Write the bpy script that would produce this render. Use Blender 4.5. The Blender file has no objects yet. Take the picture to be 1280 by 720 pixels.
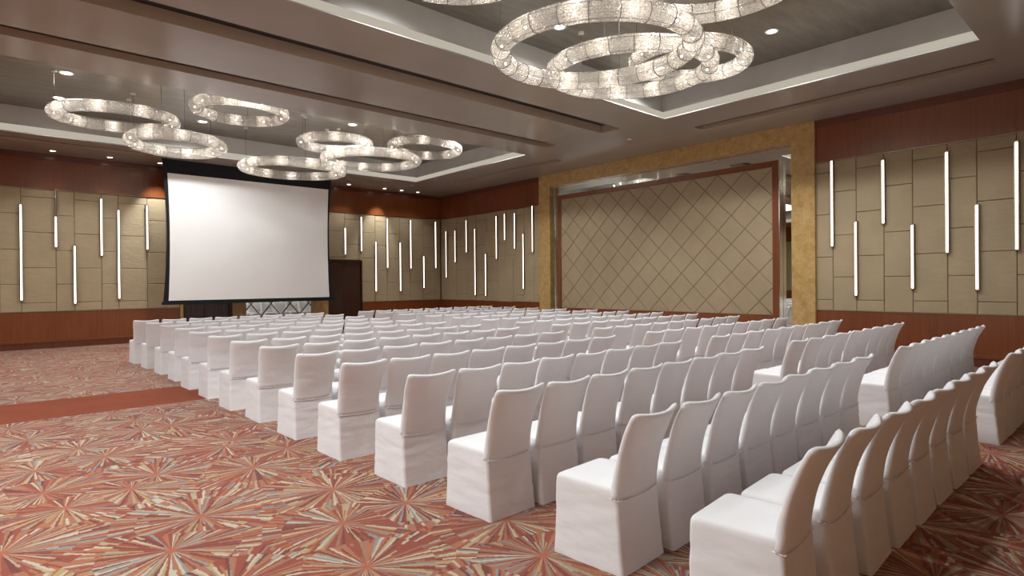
import bpy, bmesh, math, random
from mathutils import Vector, Matrix, noise
C = bpy.context.scene.collection
SC = bpy.context.scene
PI = math.pi
R = random.Random(7)

# ------------------------------------------------------------------ camera
cam_data = bpy.data.cameras.new('camera')
cam = bpy.data.objects.new('camera', cam_data)
C.objects.link(cam)
YAW, PITCH, ROLL, FPX, CY = 0.725187, -0.003258, 0.0084358, 726.81, 355.81
F = Vector((math.sin(YAW)*math.cos(PITCH), math.cos(YAW)*math.cos(PITCH), math.sin(PITCH)))
R0 = Vector((math.cos(YAW), -math.sin(YAW), 0))
D0 = F.cross(R0)
RR = R0*math.cos(ROLL) + D0*math.sin(ROLL)
DD = -R0*math.sin(ROLL) + D0*math.cos(ROLL)
m = Matrix((RR, -DD, -F)).transposed().to_4x4()
m.translation = Vector((0, 0, 1.6))
cam.matrix_world = m
cam_data.sensor_width = 36.0
cam_data.lens = FPX*36.0/1280
cam_data.shift_y = -(360-CY)/1280
cam_data.clip_start = 0.05
SC.camera = cam

# ------------------------------------------------------------------ world, exposure
w = bpy.data.worlds.new('world'); SC.world = w
w.use_nodes = True
w.node_tree.nodes['Background'].inputs[0].default_value = (0.05, 0.045, 0.04, 1)
w.node_tree.nodes['Background'].inputs[1].default_value = 0.2
SC.view_settings.view_transform = 'Standard'
SC.view_settings.look = 'None'
SC.view_settings.gamma = 1
SC.view_settings.use_curve_mapping = False
SC.view_settings.exposure = 0.45
try:
    SC.cycles.use_denoising = True
    SC.cycles.max_bounces = 10
    SC.cycles.diffuse_bounces = 5
    SC.cycles.glossy_bounces = 4
    SC.cycles.transparent_max_bounces = 16
    SC.cycles.sample_clamp_indirect = 4.0
    SC.cycles.caustics_reflective = False
    SC.cycles.caustics_refractive = False
except Exception:
    pass

BULB_W = 1.7          # watts of every chandelier bulb
COVE_E = .36           # cove diffuser
TUBE_E = 3.6           # wall light tubes
WASH_W = 60.0          # wall washing downlights
def tray_watts(x, y):   # wide downlights, stronger towards the right wall
    if y < 9: return (120 if y < 3 else 290 if y < 5 else 360) if x > 9 else 120 if x > 6 else 90 if x > 3 else 80
    return 420 if x > 9 else (90 if y < 13 else 210) if x > 6 else (90 if y < 13 else 420) if x > 3 else 110 if x > 0 else 40
CEIL, Z1, Z2 = 5.04, 0.95, 4.13
DA, DB = 19.3, 13.305          # far wall plane (y) and right wall plane (x)
XL, YN = -12.0, -1.3           # left wall, near wall

# large soft fill lights added out of frame at the left end, for side light
def area_light(name, loc, sx, sy, power, col=(.95, 1, 1)):
    l = bpy.data.lights.new(name, 'AREA'); l.shape = 'RECTANGLE'; l.size = sx; l.size_y = sy
    l.energy = power; l.color = col
    o = bpy.data.objects.new(name, l); C.objects.link(o); o.location = loc
    return o
area_light('added_fill_light', (-4.6, 4.4, 5.60), 5.0, 3.6, 520)
area_light('added_fill_light', (-4.6, 14.2, 5.60), 5.0, 3.6, 160)

# ------------------------------------------------------------------ materials
def nm(name):
    mt = bpy.data.materials.new(name); mt.use_nodes = True
    nt = mt.node_tree
    return mt, nt, nt.nodes['Principled BSDF']
def node(nt, typ, **kw):
    n = nt.nodes.new(typ)
    for k, v in kw.items():
        if k.startswith('i_'):
            n.inputs[int(k[2:])].default_value = v
        else:
            setattr(n, k, v)
    return n
def math_n(nt, op, a, b=None, c=None):
    n = nt.nodes.new('ShaderNodeMath'); n.operation = op
    for i, x in enumerate((a, b, c)):
        if x is None: continue
        if isinstance(x, (int, float)): n.inputs[i].default_value = x
        else: nt.links.new(x, n.inputs[i])
    return n.outputs[0]
def ramp(nt, fac, stops, interp='LINEAR'):
    n = nt.nodes.new('ShaderNodeValToRGB'); n.color_ramp.interpolation = interp
    el = n.color_ramp.elements
    while len(el) > 1: el.remove(el[-1])
    el[0].position, el[0].color = stops[0][0], (*stops[0][1], 1)
    for p, c in stops[1:]:
        e = el.new(p); e.color = (*c, 1)
    nt.links.new(fac, n.inputs[0])
    return n.outputs[0]
def obj_coords(nt, scale=(1, 1, 1)):
    tc = nt.nodes.new('ShaderNodeTexCoord'); mp = nt.nodes.new('ShaderNodeMapping')
    mp.inputs['Scale'].default_value = scale
    nt.links.new(tc.outputs['Object'], mp.inputs[0])
    return mp.outputs[0]
def noise_n(nt, vec, scale, detail=3, rough=.5):
    n = nt.nodes.new('ShaderNodeTexNoise'); n.inputs['Scale'].default_value = scale
    n.inputs['Detail'].default_value = detail; n.inputs['Roughness'].default_value = rough
    nt.links.new(vec, n.inputs['Vector'])
    return n.outputs['Fac']
def bump(nt, b, h, strength, dist=.01):
    n = nt.nodes.new('ShaderNodeBump'); n.inputs['Strength'].default_value = strength
    n.inputs['Distance'].default_value = dist
    nt.links.new(h, n.inputs['Height']); nt.links.new(n.outputs[0], b.inputs['Normal'])
def simple(name, col, rough=.5, metal=0, spec=.5, var=0.0, vscale=3):
    mt, nt, b = nm(name)
    b.inputs['Base Color'].default_value = (*col, 1)
    b.inputs['Roughness'].default_value = rough; b.inputs['Metallic'].default_value = metal
    b.inputs['Specular IOR Level'].default_value = spec
    f = noise_n(nt, obj_coords(nt), vscale, 4)
    lo = tuple(c*(1-var) for c in col); hi = tuple(min(1, c*(1+var)) for c in col)
    nt.links.new(ramp(nt, f, [(.3, lo), (.7, hi)]), b.inputs['Base Color'])
    return mt
def emit(name, col, s):
    mt = bpy.data.materials.new(name); mt.use_nodes = True; nt = mt.node_tree
    nt.nodes.clear(); e = nt.nodes.new('ShaderNodeEmission'); o = nt.nodes.new('ShaderNodeOutputMaterial')
    e.inputs[0].default_value = (*col, 1); e.inputs[1].default_value = s
    nt.links.new(e.outputs[0], o.inputs[0])
    return mt

def wood(name, c1, c2, rough=.25):
    mt, nt, b = nm(name)
    v = obj_coords(nt, (14, 14, .55))
    f = noise_n(nt, v, 2.2, 6, .65)
    v2 = obj_coords(nt, (1, 1, .25)); g = noise_n(nt, v2, 1.3, 3)
    mx = math_n(nt, 'ADD', math_n(nt, 'MULTIPLY', f, .7), math_n(nt, 'MULTIPLY', g, .3))
    nt.links.new(ramp(nt, mx, [(.32, c1), (.68, c2)]), b.inputs['Base Color'])
    b.inputs['Roughness'].default_value = rough
    b.inputs['Coat Weight'].default_value = .25; b.inputs['Coat Roughness'].default_value = .18
    return mt
M = {}
M['wood'] = wood('reddish_wood_veneer', (.14, .034, .008), (.24, .066, .016), .32)
M['wood_dark'] = wood('dark_wood', (.028, .010, .006), (.055, .018, .010), .25)
M['skirting'] = wood('skirting_wood', (.09, .025, .012), (.15, .042, .02), .3)
M['chrome'] = simple('polished_metal', (.75, .68, .6), .15, 1)
M['bronze'] = simple('bronze_trim', (.35, .25, .16), .3, .9)
M['mirror'] = simple('mirror_glass', (.80, .84, .80), .01, 1)
M['groove'] = simple('groove_shadow_fabric', (.14, .10, .06), .9)
M['black'] = simple('black_screen_cloth', (.008, .009, .011), .75, 0, .3)
M['white_paint'] = simple('white_enamel', (.75, .73, .70), .4)

def fabric_mat(name, col):
    mt, nt, b = nm(name)
    v = obj_coords(nt)
    f = noise_n(nt, v, 1.7, 5, .6)
    f2 = noise_n(nt, v, 160, 2)
    cr = ramp(nt, f, [(.3, tuple(c*.92 for c in col)), (.7, tuple(c*1.06 for c in col))])
    nt.links.new(cr, b.inputs['Base Color'])
    b.inputs['Roughness'].default_value = .62
    b.inputs['Specular IOR Level'].default_value = .35
    b.inputs['Sheen Weight'].default_value = .15
    vv = obj_coords(nt, (1, 1, 2.4)); wr = noise_n(nt, vv, 4.5, 4, .6)
    h = math_n(nt, 'ADD', math_n(nt, 'MULTIPLY', wr, 1.0), math_n(nt, 'MULTIPLY', f2, .02))
    bump(nt, b, h, .35, .03)
    return mt
M['fabric'] = fabric_mat('taupe_wall_fabric', (.40, .31, .19))
M['fabric2'] = fabric_mat('tan_diamond_fabric', (.38, .29, .18))

def marble_mat():
    mt, nt, b = nm('golden_marble')
    v = obj_coords(nt)
    f = noise_n(nt, v, 7, 9, .68)
    vo = nt.nodes.new('ShaderNodeTexVoronoi'); vo.feature = 'DISTANCE_TO_EDGE'; vo.inputs['Scale'].default_value = 7
    wv = nt.nodes.new('ShaderNodeVectorMath'); wv.operation = 'ADD'
    nz = nt.nodes.new('ShaderNodeTexNoise'); nz.inputs['Scale'].default_value = 4; nz.inputs['Detail'].default_value = 4
    nt.links.new(v, nz.inputs['Vector']); nt.links.new(v, wv.inputs[0]); nt.links.new(nz.outputs['Color'], wv.inputs[1])
    nt.links.new(wv.outputs[0], vo.inputs['Vector'])
    base = ramp(nt, f, [(.3, (.40, .235, .075)), (.5, (.52, .33, .125)), (.72, (.60, .42, .20))])
    vein = ramp(nt, vo.outputs['Distance'], [(0, (.7, .7, .7)), (.04, (1, 1, 1))])
    mx = nt.nodes.new('ShaderNodeMix'); mx.data_type = 'RGBA'; mx.blend_type = 'MULTIPLY'; mx.inputs[0].default_value = 1
    nt.links.new(base, mx.inputs[6]); nt.links.new(vein, mx.inputs[7])
    nt.links.new(mx.outputs[2], b.inputs['Base Color'])
    b.inputs['Roughness'].default_value = .22
    return mt
M['marble'] = marble_mat()

def ceiling_mat():
    mt, nt, b = nm('taupe_satin_ceiling')
    f = noise_n(nt, obj_coords(nt), .8, 3)
    nt.links.new(ramp(nt, f, [(.3, (.335, .295, .255)), (.7, (.365, .325, .285))]), b.inputs['Base Color'])
    b.inputs['Roughness'].default_value = .22
    b.inputs['Specular IOR Level'].default_value = .5
    return mt
M['ceiling'] = ceiling_mat()
M['slot_side'] = simple('slot_side_paint', (.46, .36, .27), .5)
M['slot_dark'] = simple('slot_diffuser_dark', (.03, .024, .02), .6)
M['tray_wall'] = simple('tray_wall_paint', (.60, .58, .545), .35, 0, .5, .05, 2)
def leaf_mat():
    mt, nt, b = nm('silver_leaf_ceiling')
    v = obj_coords(nt, (.6, 3.0, 1)); f = noise_n(nt, v, 2.5, 6, .6)
    v2 = obj_coords(nt, (1, 9, 1)); g = noise_n(nt, v2, 6, 4, .6)
    mx = math_n(nt, 'ADD', math_n(nt, 'MULTIPLY', f, .6), math_n(nt, 'MULTIPLY', g, .4))
    nt.links.new(ramp(nt, mx, [(.3, (.20, .18, .155)), (.7, (.36, .33, .29))]), b.inputs['Base Color'])
    b.inputs['Metallic'].default_value = .75
    nt.links.new(ramp(nt, g, [(.3, (.32,)*3), (.7, (.46,)*3)]), b.inputs['Roughness'])
    return mt
M['leaf'] = leaf_mat()

def carpet_mat():
    mt, nt, b = nm('starburst_carpet')
    L = nt.links
    tc = nt.nodes.new('ShaderNodeTexCoord')
    sc = nt.nodes.new('ShaderNodeVectorMath'); sc.operation = 'MULTIPLY'; S = 1.42
    sc.inputs[1].default_value = (S, S, 0)
    L.new(tc.outputs['Object'], sc.inputs[0])
    vo = nt.nodes.new('ShaderNodeTexVoronoi'); vo.voronoi_dimensions = '2D'; vo.feature = 'F1'
    vo.inputs['Scale'].default_value = 1; vo.inputs['Randomness'].default_value = .85
    L.new(sc.outputs[0], vo.inputs['Vector'])
    d = nt.nodes.new('ShaderNodeVectorMath'); d.operation = 'SUBTRACT'
    L.new(sc.outputs[0], d.inputs[0]); L.new(vo.outputs['Position'], d.inputs[1])
    sp = nt.nodes.new('ShaderNodeSeparateXYZ'); L.new(d.outputs[0], sp.inputs[0])
    ang = math_n(nt, 'MULTIPLY', math_n(nt, 'ARCTAN2', sp.outputs[1], sp.outputs[0]), 1/(2*PI))
    ln = nt.nodes.new('ShaderNodeVectorMath'); ln.operation = 'LENGTH'; L.new(d.outputs[0], ln.inputs[0])
    r = ln.outputs['Value']
    hs = nt.nodes.new('ShaderNodeSeparateColor'); L.new(vo.outputs['Color'], hs.inputs[0])
    far = math_n(nt, 'GREATER_THAN', r, .55)
    N = math_n(nt, 'ADD', math_n(nt, 'MULTIPLY', far, 54), 108)
    # tuft jitter makes the ray edges jagged
    wn0 = nt.nodes.new('ShaderNodeTexWhiteNoise'); wn0.noise_dimensions = '2D'
    q = nt.nodes.new('ShaderNodeVectorMath'); q.operation = 'SNAP'; q.inputs[1].default_value = (.025, .025, .025)
    L.new(sc.outputs[0], q.inputs[0]); L.new(q.outputs[0], wn0.inputs['Vector'])
    jit = math_n(nt, 'MULTIPLY', math_n(nt, 'SUBTRACT', wn0.outputs['Value'], .5), .42)
    bn = math_n(nt, 'FLOOR', math_n(nt, 'ADD', math_n(nt, 'MULTIPLY', ang, N), jit))
    cb0 = nt.nodes.new('ShaderNodeCombineXYZ'); L.new(bn, cb0.inputs[0]); L.new(hs.outputs[0], cb0.inputs[1])
    w1 = nt.nodes.new('ShaderNodeTexWhiteNoise'); w1.noise_dimensions = '3D'; L.new(cb0.outputs[0], w1.inputs['Vector'])
    rb = math_n(nt, 'FLOOR', math_n(nt, 'ADD', math_n(nt, 'MULTIPLY', r, 2.1), math_n(nt, 'MULTIPLY', w1.outputs['Value'], 3)))
    cb = nt.nodes.new('ShaderNodeCombineXYZ'); L.new(bn, cb.inputs[0]); L.new(hs.outputs[1], cb.inputs[1]); L.new(rb, cb.inputs[2])
    w2 = nt.nodes.new('ShaderNodeTexWhiteNoise'); w2.noise_dimensions = '3D'; L.new(cb.outputs[0], w2.inputs['Vector'])
    red = (.251, .053, .029); org = (.342, .122, .057); bei = (.380, .289, .194); gold = (.380, .258, .122)
    gry = (.228, .220, .205); dk = (.150, .034, .023); mau = (.289, .137, .099); cre = (.456, .388, .289)
    col = ramp(nt, w2.outputs['Value'], [(0, red), (.20, org), (.42, bei), (.50, dk), (.60, gold), (.66, mau), (.76, gry), (.81, cre), (.89, red)], 'CONSTANT')
    core = ramp(nt, r, [(.02, (1, 1, 1)), (.08, (0, 0, 0))])
    mx = nt.nodes.new('ShaderNodeMix'); mx.data_type = 'RGBA'
    L.new(core, mx.inputs[0]); L.new(col, mx.inputs[6]); mx.inputs[7].default_value = (.36, .095, .045, 1)
    L.new(mx.outputs[2], b.inputs['Base Color'])
    b.inputs['Roughness'].default_value = .95; b.inputs['Specular IOR Level'].default_value = .1
    b.inputs['Sheen Weight'].default_value = .2
    f = noise_n(nt, obj_coords(nt), 260, 2); bump(nt, b, f, .5, .006)
    return mt
M['carpet'] = carpet_mat()
def plain_carpet():
    mt, nt, b = nm('plain_russet_carpet')
    f = noise_n(nt, obj_coords(nt), 180, 3); g = noise_n(nt, obj_coords(nt), 2, 3)
    mx = math_n(nt, 'ADD', math_n(nt, 'MULTIPLY', f, .6), math_n(nt, 'MULTIPLY', g, .4))
    nt.links.new(ramp(nt, mx, [(.3, (.21, .055, .030)), (.7, (.31, .085, .046))]), b.inputs['Base Color'])
    b.inputs['Roughness'].default_value = .95; b.inputs['Specular IOR Level'].default_value = .1
    bump(nt, b, f, .4, .006)
    return mt
M['carpet_plain'] = plain_carpet()

def cloth_mat():
    mt, nt, b = nm('white_stretch_cover')
    f = noise_n(nt, obj_coords(nt), 3, 3)
    nt.links.new(ramp(nt, f, [(.3, (.79, .775, .785)), (.7, (.83, .81, .82))]), b.inputs['Base Color'])
    b.inputs['Roughness'].default_value = .75; b.inputs['Specular IOR Level'].default_value = .25
    b.inputs['Sheen Weight'].default_value = .25; b.inputs['Sheen Roughness'].default_value = .4
    tc = nt.nodes.new('ShaderNodeTexCoord'); oi = nt.nodes.new('ShaderNodeObjectInfo')
    ad = nt.nodes.new('ShaderNodeVectorMath'); ad.operation = 'ADD'; nt.links.new(tc.outputs['Object'], ad.inputs[0])
    cx = nt.nodes.new('ShaderNodeCombineXYZ'); k = math_n(nt, 'MULTIPLY', oi.outputs['Random'], 40)
    for i in range(3): nt.links.new(k, cx.inputs[i])
    nt.links.new(cx.outputs[0], ad.inputs[1])
    mp = nt.nodes.new('ShaderNodeMapping'); mp.inputs['Rotation'].default_value = (.5, .4, 0); mp.inputs['Scale'].default_value = (1, 1, 2.6)
    nt.links.new(ad.outputs[0], mp.inputs[0]); wr = noise_n(nt, mp.outputs[0], 4, 2, .45)
    bump(nt, b, wr, .30, .03)
    return mt
M['cloth'] = cloth_mat()
M['cloth_hem'] = simple('white_cover_seam', (.72, .68, .67), .8)
M['screen'] = simple('matte_white_screen', (.88, .87, .855), .85, 0, .2, .02, 1)

def crystal_mat():
    mt = bpy.data.materials.new('crystal_bead_netting'); mt.use_nodes = True; nt = mt.node_tree
    nt.nodes.clear(); L = nt.links
    out = nt.nodes.new('ShaderNodeOutputMaterial')
    uv = nt.nodes.new('ShaderNodeUVMap'); uv.uv_map = 'UVMap'
    vo = nt.nodes.new('ShaderNodeTexVoronoi'); vo.voronoi_dimensions = '2D'; vo.inputs['Scale'].default_value = 46
    vo.inputs['Randomness'].default_value = .55
    L.new(uv.outputs[0], vo.inputs['Vector'])
    sx = nt.nodes.new('ShaderNodeSeparateXYZ'); L.new(uv.outputs[0], sx.inputs[0])
    ws = nt.nodes.new('ShaderNodeTexWhiteNoise'); ws.noise_dimensions = '2D'
    cs = nt.nodes.new('ShaderNodeCombineXYZ')
    L.new(math_n(nt, 'FLOOR', math_n(nt, 'MULTIPLY', sx.outputs[0], 42)), cs.inputs[0]); L.new(math_n(nt, 'FLOOR', math_n(nt, 'MULTIPLY', sx.outputs[1], 42)), cs.inputs[1])
    L.new(cs.outputs[0], ws.inputs['Vector'])
    line = math_n(nt, 'GREATER_THAN', math_n(nt, 'FRACT', math_n(nt, 'MULTIPLY', sx.outputs[1], 26)), .74)
    hole0 = ramp(nt, vo.outputs['Distance'], [(.28, (0, 0, 0)), (.55, (1, 1, 1))])
    hole = math_n(nt, 'MINIMUM', math_n(nt, 'ADD', math_n(nt, 'ADD', math_n(nt, 'MULTIPLY', hole0, .55), math_n(nt, 'MULTIPLY', line, .45)), math_n(nt, 'MULTIPLY', ws.outputs['Value'], .45)), 1)
    holef = math_n(nt, 'ADD', math_n(nt, 'MULTIPLY', hole, .55), .22)
    tr = nt.nodes.new('ShaderNodeBsdfTransparent')
    tl = nt.nodes.new('ShaderNodeBsdfTranslucent'); tl.inputs[0].default_value = (.56, .50, .43, 1)
    df = nt.nodes.new('ShaderNodeBsdfDiffuse'); df.inputs[0].default_value = (.5, .47, .43, 1)
    gl = nt.nodes.new('ShaderNodeBsdfGlossy'); gl.inputs['Roughness'].default_value = .25
    gl.inputs[0].default_value = (.9, .88, .84, 1)
    bp = nt.nodes.new('ShaderNodeBump'); bp.inputs['Strength'].default_value = .9; bp.inputs['Distance'].default_value = .01
    L.new(vo.outputs['Distance'], bp.inputs['Height']); L.new(bp.outputs[0], gl.inputs['Normal']); L.new(bp.outputs[0], tl.inputs['Normal'])
    m1 = nt.nodes.new('ShaderNodeMixShader'); m1.inputs[0].default_value = .35; L.new(tl.outputs[0], m1.inputs[1]); L.new(df.outputs[0], m1.inputs[2])
    m2 = nt.nodes.new('ShaderNodeMixShader'); m2.inputs[0].default_value = .2; L.new(m1.outputs[0], m2.inputs[1]); L.new(gl.outputs[0], m2.inputs[2])
    m3 = nt.nodes.new('ShaderNodeMixShader'); L.new(holef, m3.inputs[0]); L.new(m2.outputs[0], m3.inputs[1]); L.new(tr.outputs[0], m3.inputs[2])
    L.new(m3.outputs[0], out.inputs[0])
    return mt
M['crystal'] = crystal_mat()
M['wire'] = simple('chandelier_wire', (.12, .10, .08), .4, .8)
M['bulb'] = emit('lit_bulb', (1, .93, .82), 30)
M['cove'] = emit('cove_diffuser', (1, .90, .74), COVE_E)
M['tube'] = emit('lit_tube', (1, .97, .93), TUBE_E)
M['down'] = emit('downlight_lens', (1, .95, .86), 9)

# ------------------------------------------------------------------ mesh helpers
def link(name, bm, mats, parent=None, smooth=False, label=None):
    me = bpy.data.meshes.new(name)
    bmesh.ops.recalc_face_normals(bm, faces=bm.faces[:])
    bm.to_mesh(me); bm.free()
    for mt in (mats if isinstance(mats, (list, tuple)) else [mats]): me.materials.append(mt)
    if smooth:
        for p in me.polygons: p.use_smooth = True
    o = bpy.data.objects.new(name, me); C.objects.link(o)
    if parent: o.parent = parent
    if label: o['label'] = label
    return o
def box(bm, x0, x1, y0, y1, z0, z1, mi=0):
    vs = [bm.verts.new(p) for p in ((x0,y0,z0),(x1,y0,z0),(x1,y1,z0),(x0,y1,z0),(x0,y0,z1),(x1,y0,z1),(x1,y1,z1),(x0,y1,z1))]
    for f in ((0,3,2,1),(4,5,6,7),(0,1,5,4),(1,2,6,5),(2,3,7,6),(3,0,4,7)):
        fc = bm.faces.new([vs[i] for i in f]); fc.material_index = mi
def quad(bm, pts, mi=0):
    f = bm.faces.new([bm.verts.new(p) for p in pts]); f.material_index = mi
def cyl(bm, c, r, z0, z1, n=20, r2=None, cap=True):
    r2 = r if r2 is None else r2
    a = [bm.verts.new((c[0]+r*math.cos(2*PI*i/n), c[1]+r*math.sin(2*PI*i/n), z0)) for i in range(n)]
    b = [bm.verts.new((c[0]+r2*math.cos(2*PI*i/n), c[1]+r2*math.sin(2*PI*i/n), z1)) for i in range(n)]
    for i in range(n): bm.faces.new((a[i], a[(i+1)%n], b[(i+1)%n], b[i]))
    if cap: bm.faces.new(a[::-1]); bm.faces.new(b)
def bar(bm, p, q, t, n=6):
    p, q = Vector(p), Vector(q); d = (q-p).normalized()
    u = d.orthogonal().normalized(); v = d.cross(u)
    a = [bm.verts.new(p+(u*math.cos(2*PI*i/n)+v*math.sin(2*PI*i/n))*t) for i in range(n)]
    b = [bm.verts.new(q+(u*math.cos(2*PI*i/n)+v*math.sin(2*PI*i/n))*t) for i in range(n)]
    for i in range(n): bm.faces.new((a[i], a[(i+1)%n], b[(i+1)%n], b[i]))
    bm.faces.new(a[::-1]); bm.faces.new(b)
def empty(name, loc, label=None, cat=None, group=None, kind=None, rz=0):
    o = bpy.data.objects.new(name, None); C.objects.link(o); o.location = loc; o.rotation_euler = (0, 0, rz)
    tag(o, label, cat, group, kind); return o
def tag(o, label=None, cat=None, group=None, kind=None):
    if label: o['label'] = label
    if cat: o['category'] = cat
    if group: o['group'] = group
    if kind: o['kind'] = kind
    return o
ORD = ['zeroth', 'first', 'second', 'third', 'fourth', 'fifth', 'sixth', 'seventh', 'eighth', 'ninth', 'tenth',
       'eleventh', 'twelfth', 'thirteenth', 'fourteenth']

# ------------------------------------------------------------------ floor
bm = bmesh.new()
ys = [YN-.2, 9.0, 10.45, DA+.2]
for i in range(3):
    quad(bm, [(XL-.2, ys[i], 0), (DB+.3, ys[i], 0), (DB+.3, ys[i+1], 0), (XL-.2, ys[i+1], 0)], 1 if i == 1 else 0)
tag(link('floor', bm, [M['carpet'], M['carpet_plain']]),
    'red, orange and beige starburst carpet floor crossed by a plain russet band', 'floor', kind='structure')

# ------------------------------------------------------------------ ceiling with trays and slots
TR = [(-8.4, 10.62, 1.79, 7.06), (-8.4, 10.7, 11.45, 16.98)]           # x0,x1,y0,y1
SL = [(-9, 10.5, 8.14, 8.68, .17), (-9, 10.5, 10.12, 10.52, .11), (11.68, 12.04, 1.8, 7.02, .09), (11.72, 12.04, 11.36, 16.5, .09),
      (-9, 3.0, 17.55, 17.85, .05), (8.6, 10.9, 17.55, 17.85, .05)]
holes = [t for t in TR] + [s[:4] for s in SL]
xs = sorted({XL-.3, DB+.3} | {h[0] for h in holes} | {h[1] for h in holes})
yy = sorted({YN-.3, DA+.3} | {h[2] for h in holes} | {h[3] for h in holes})
bm = bmesh.new()
for i in range(len(xs)-1):
    for j in range(len(yy)-1):
        cx, cy = (xs[i]+xs[i+1])/2, (yy[j]+yy[j+1])/2
        if any(h[0] < cx < h[1] and h[2] < cy < h[3] for h in holes): continue
        quad(bm, [(xs[i], yy[j], CEIL), (xs[i+1], yy[j], CEIL), (xs[i+1], yy[j+1], CEIL), (xs[i], yy[j+1], CEIL)])
for (x0, x1, y0, y1, d) in SL:
    z = CEIL+d
    for a, b2 in (((x0,y0),(x1,y0)), ((x1,y0),(x1,y1)), ((x1,y1),(x0,y1)), ((x0,y1),(x0,y0))):
        quad(bm, [(a[0],a[1],CEIL), (b2[0],b2[1],CEIL), (b2[0],b2[1],z), (a[0],a[1],z)], 1)
    quad(bm, [(x0,y0,z),(x1,y0,z),(x1,y1,z),(x0,y1,z)], 2)
ceil = tag(link('ceiling', bm, [M['ceiling'], M['slot_side'], M['slot_dark']]),
           'taupe satin ceiling with long recessed air slots and two deep trays', 'ceiling', kind='structure')
TOP = 5.68
def loop(bm, a, b2, mi=0):
    (ax0, ax1, ay0, ay1, az), (bx0, bx1, by0, by1, bz) = a, b2
    A = [(ax0,ay0,az),(ax1,ay0,az),(ax1,ay1,az),(ax0,ay1,az)]; B = [(bx0,by0,bz),(bx1,by0,bz),(bx1,by1,bz),(bx0,by1,bz)]
    for i in range(4):
        quad(bm, [A[i], A[(i+1)%4], B[(i+1)%4], B[i]], mi)
def grow(t, s, z): return (t[0]-s, t[1]+s, t[2]-s, t[3]+s, z)
for t in TR:
    bm = bmesh.new()
    loop(bm, grow(t, 0, CEIL), grow(t, .03, CEIL+.03))
    loop(bm, grow(t, .13, CEIL+.20), grow(t, .16, CEIL+.20))
    loop(bm, grow(t, .16, CEIL+.20), grow(t, .20, TOP))
    link('tray_wall', bm, M['tray_wall'], ceil)
    bm = bmesh.new(); loop(bm, grow(t, .03, CEIL+.03), grow(t, .13, CEIL+.20))
    link('cove_diffuser', bm, M['cove'], ceil, label='warm glowing cove strip around the ceiling tray')
    bm = bmesh.new()
    g = grow(t, .2, TOP); quad(bm, [(g[0],g[2],TOP),(g[1],g[2],TOP),(g[1],g[3],TOP),(g[0],g[3],TOP)])
    link('tray_panel', bm, M['leaf'], ceil, label='dark brushed silver leaf panel inside the ceiling tray')

# ------------------------------------------------------------------ panelled walls
P_ROWS = [Z1, 1.18, 2.09, 3.0, 3.9, Z2]
Q_ROWS = [Z1, 1.66, 2.545, 3.465, Z2]
def pads(bm, tiles, mp, raise_=.014, gap=.003, bev=.016):
    for poly in tiles:      # poly in (a, z), counter-clockwise
        n = len(poly)
        c = Vector((sum(p[0] for p in poly)/n, sum(p[1] for p in poly)/n))
        def inset(d):
            out = []
            for i in range(n):
                p0, p1, p2 = Vector(poly[i-1]), Vector(poly[i]), Vector(poly[(i+1) % n])
                e1 = (p1-p0).normalized(); e2 = (p2-p1).normalized()
                n1 = Vector((-e1.y, e1.x)); n2 = Vector((-e2.y, e2.x))
                k = 1+n1.dot(n2)
                out.append(p1+(n1+n2)*(d/max(k, .3)))
            return out
        rings = [(inset(gap), 0), (inset(gap+.002), raise_*.45), (inset(gap+bev*.4), raise_*.85), (inset(gap+bev), raise_)]
        vs = [[bm.verts.new(mp(q[0], q[1], h)) for q in ring] for ring, h in rings]
        for a, b2 in zip(vs, vs[1:]):
            for i in range(n): bm.faces.new((a[i], a[(i+1) % n], b2[(i+1) % n], b2[i]))
        bm.faces.new(vs[-1])
def columns(edges, first, zlo=None):
    tiles = []
    for i in range(len(edges)-1):
        rows = P_ROWS if (i+first) % 2 == 0 else Q_ROWS
        a0, a1 = edges[i], edges[i+1]
        lo = zlo(a0, a1) if zlo else Z1
        rr = [max(lo, z) for z in rows]
        for z0, z1 in zip(rr, rr[1:]):
            if z1-z0 > .06: tiles.append([(a0, z0), (a1, z0), (a1, z1), (a0, z1)])
    return tiles
def extend(edges, stop, ws):
    out = list(edges); k = 0
    if stop < out[0]:
        while out[0]-ws[k % len(ws)] > stop+.2: out.insert(0, out[0]-ws[k % len(ws)]); k += 1
        out.insert(0, stop)
    return out

# far wall -----------------------------------------------------------
far = tag(link('wall_far', (lambda b: (box(b, XL-.3, 13.6, DA+.03, DA+.3, 0, CEIL+.02), b)[1])(bmesh.new()), M['groove']),
          'far wall in taupe fabric pads between red wood bands', 'wall', kind='structure')
eA = extend([.06, .47, 1.17, 1.56, 2.15, 2.54, 3.22, 3.69, 4.03], XL, [.6, .39, .66, .42, .58, .44])
firstA = 0 if ((len(eA)-1-8) % 2) == 1 else 1     # the column .47-1.17 uses the P rows
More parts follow.
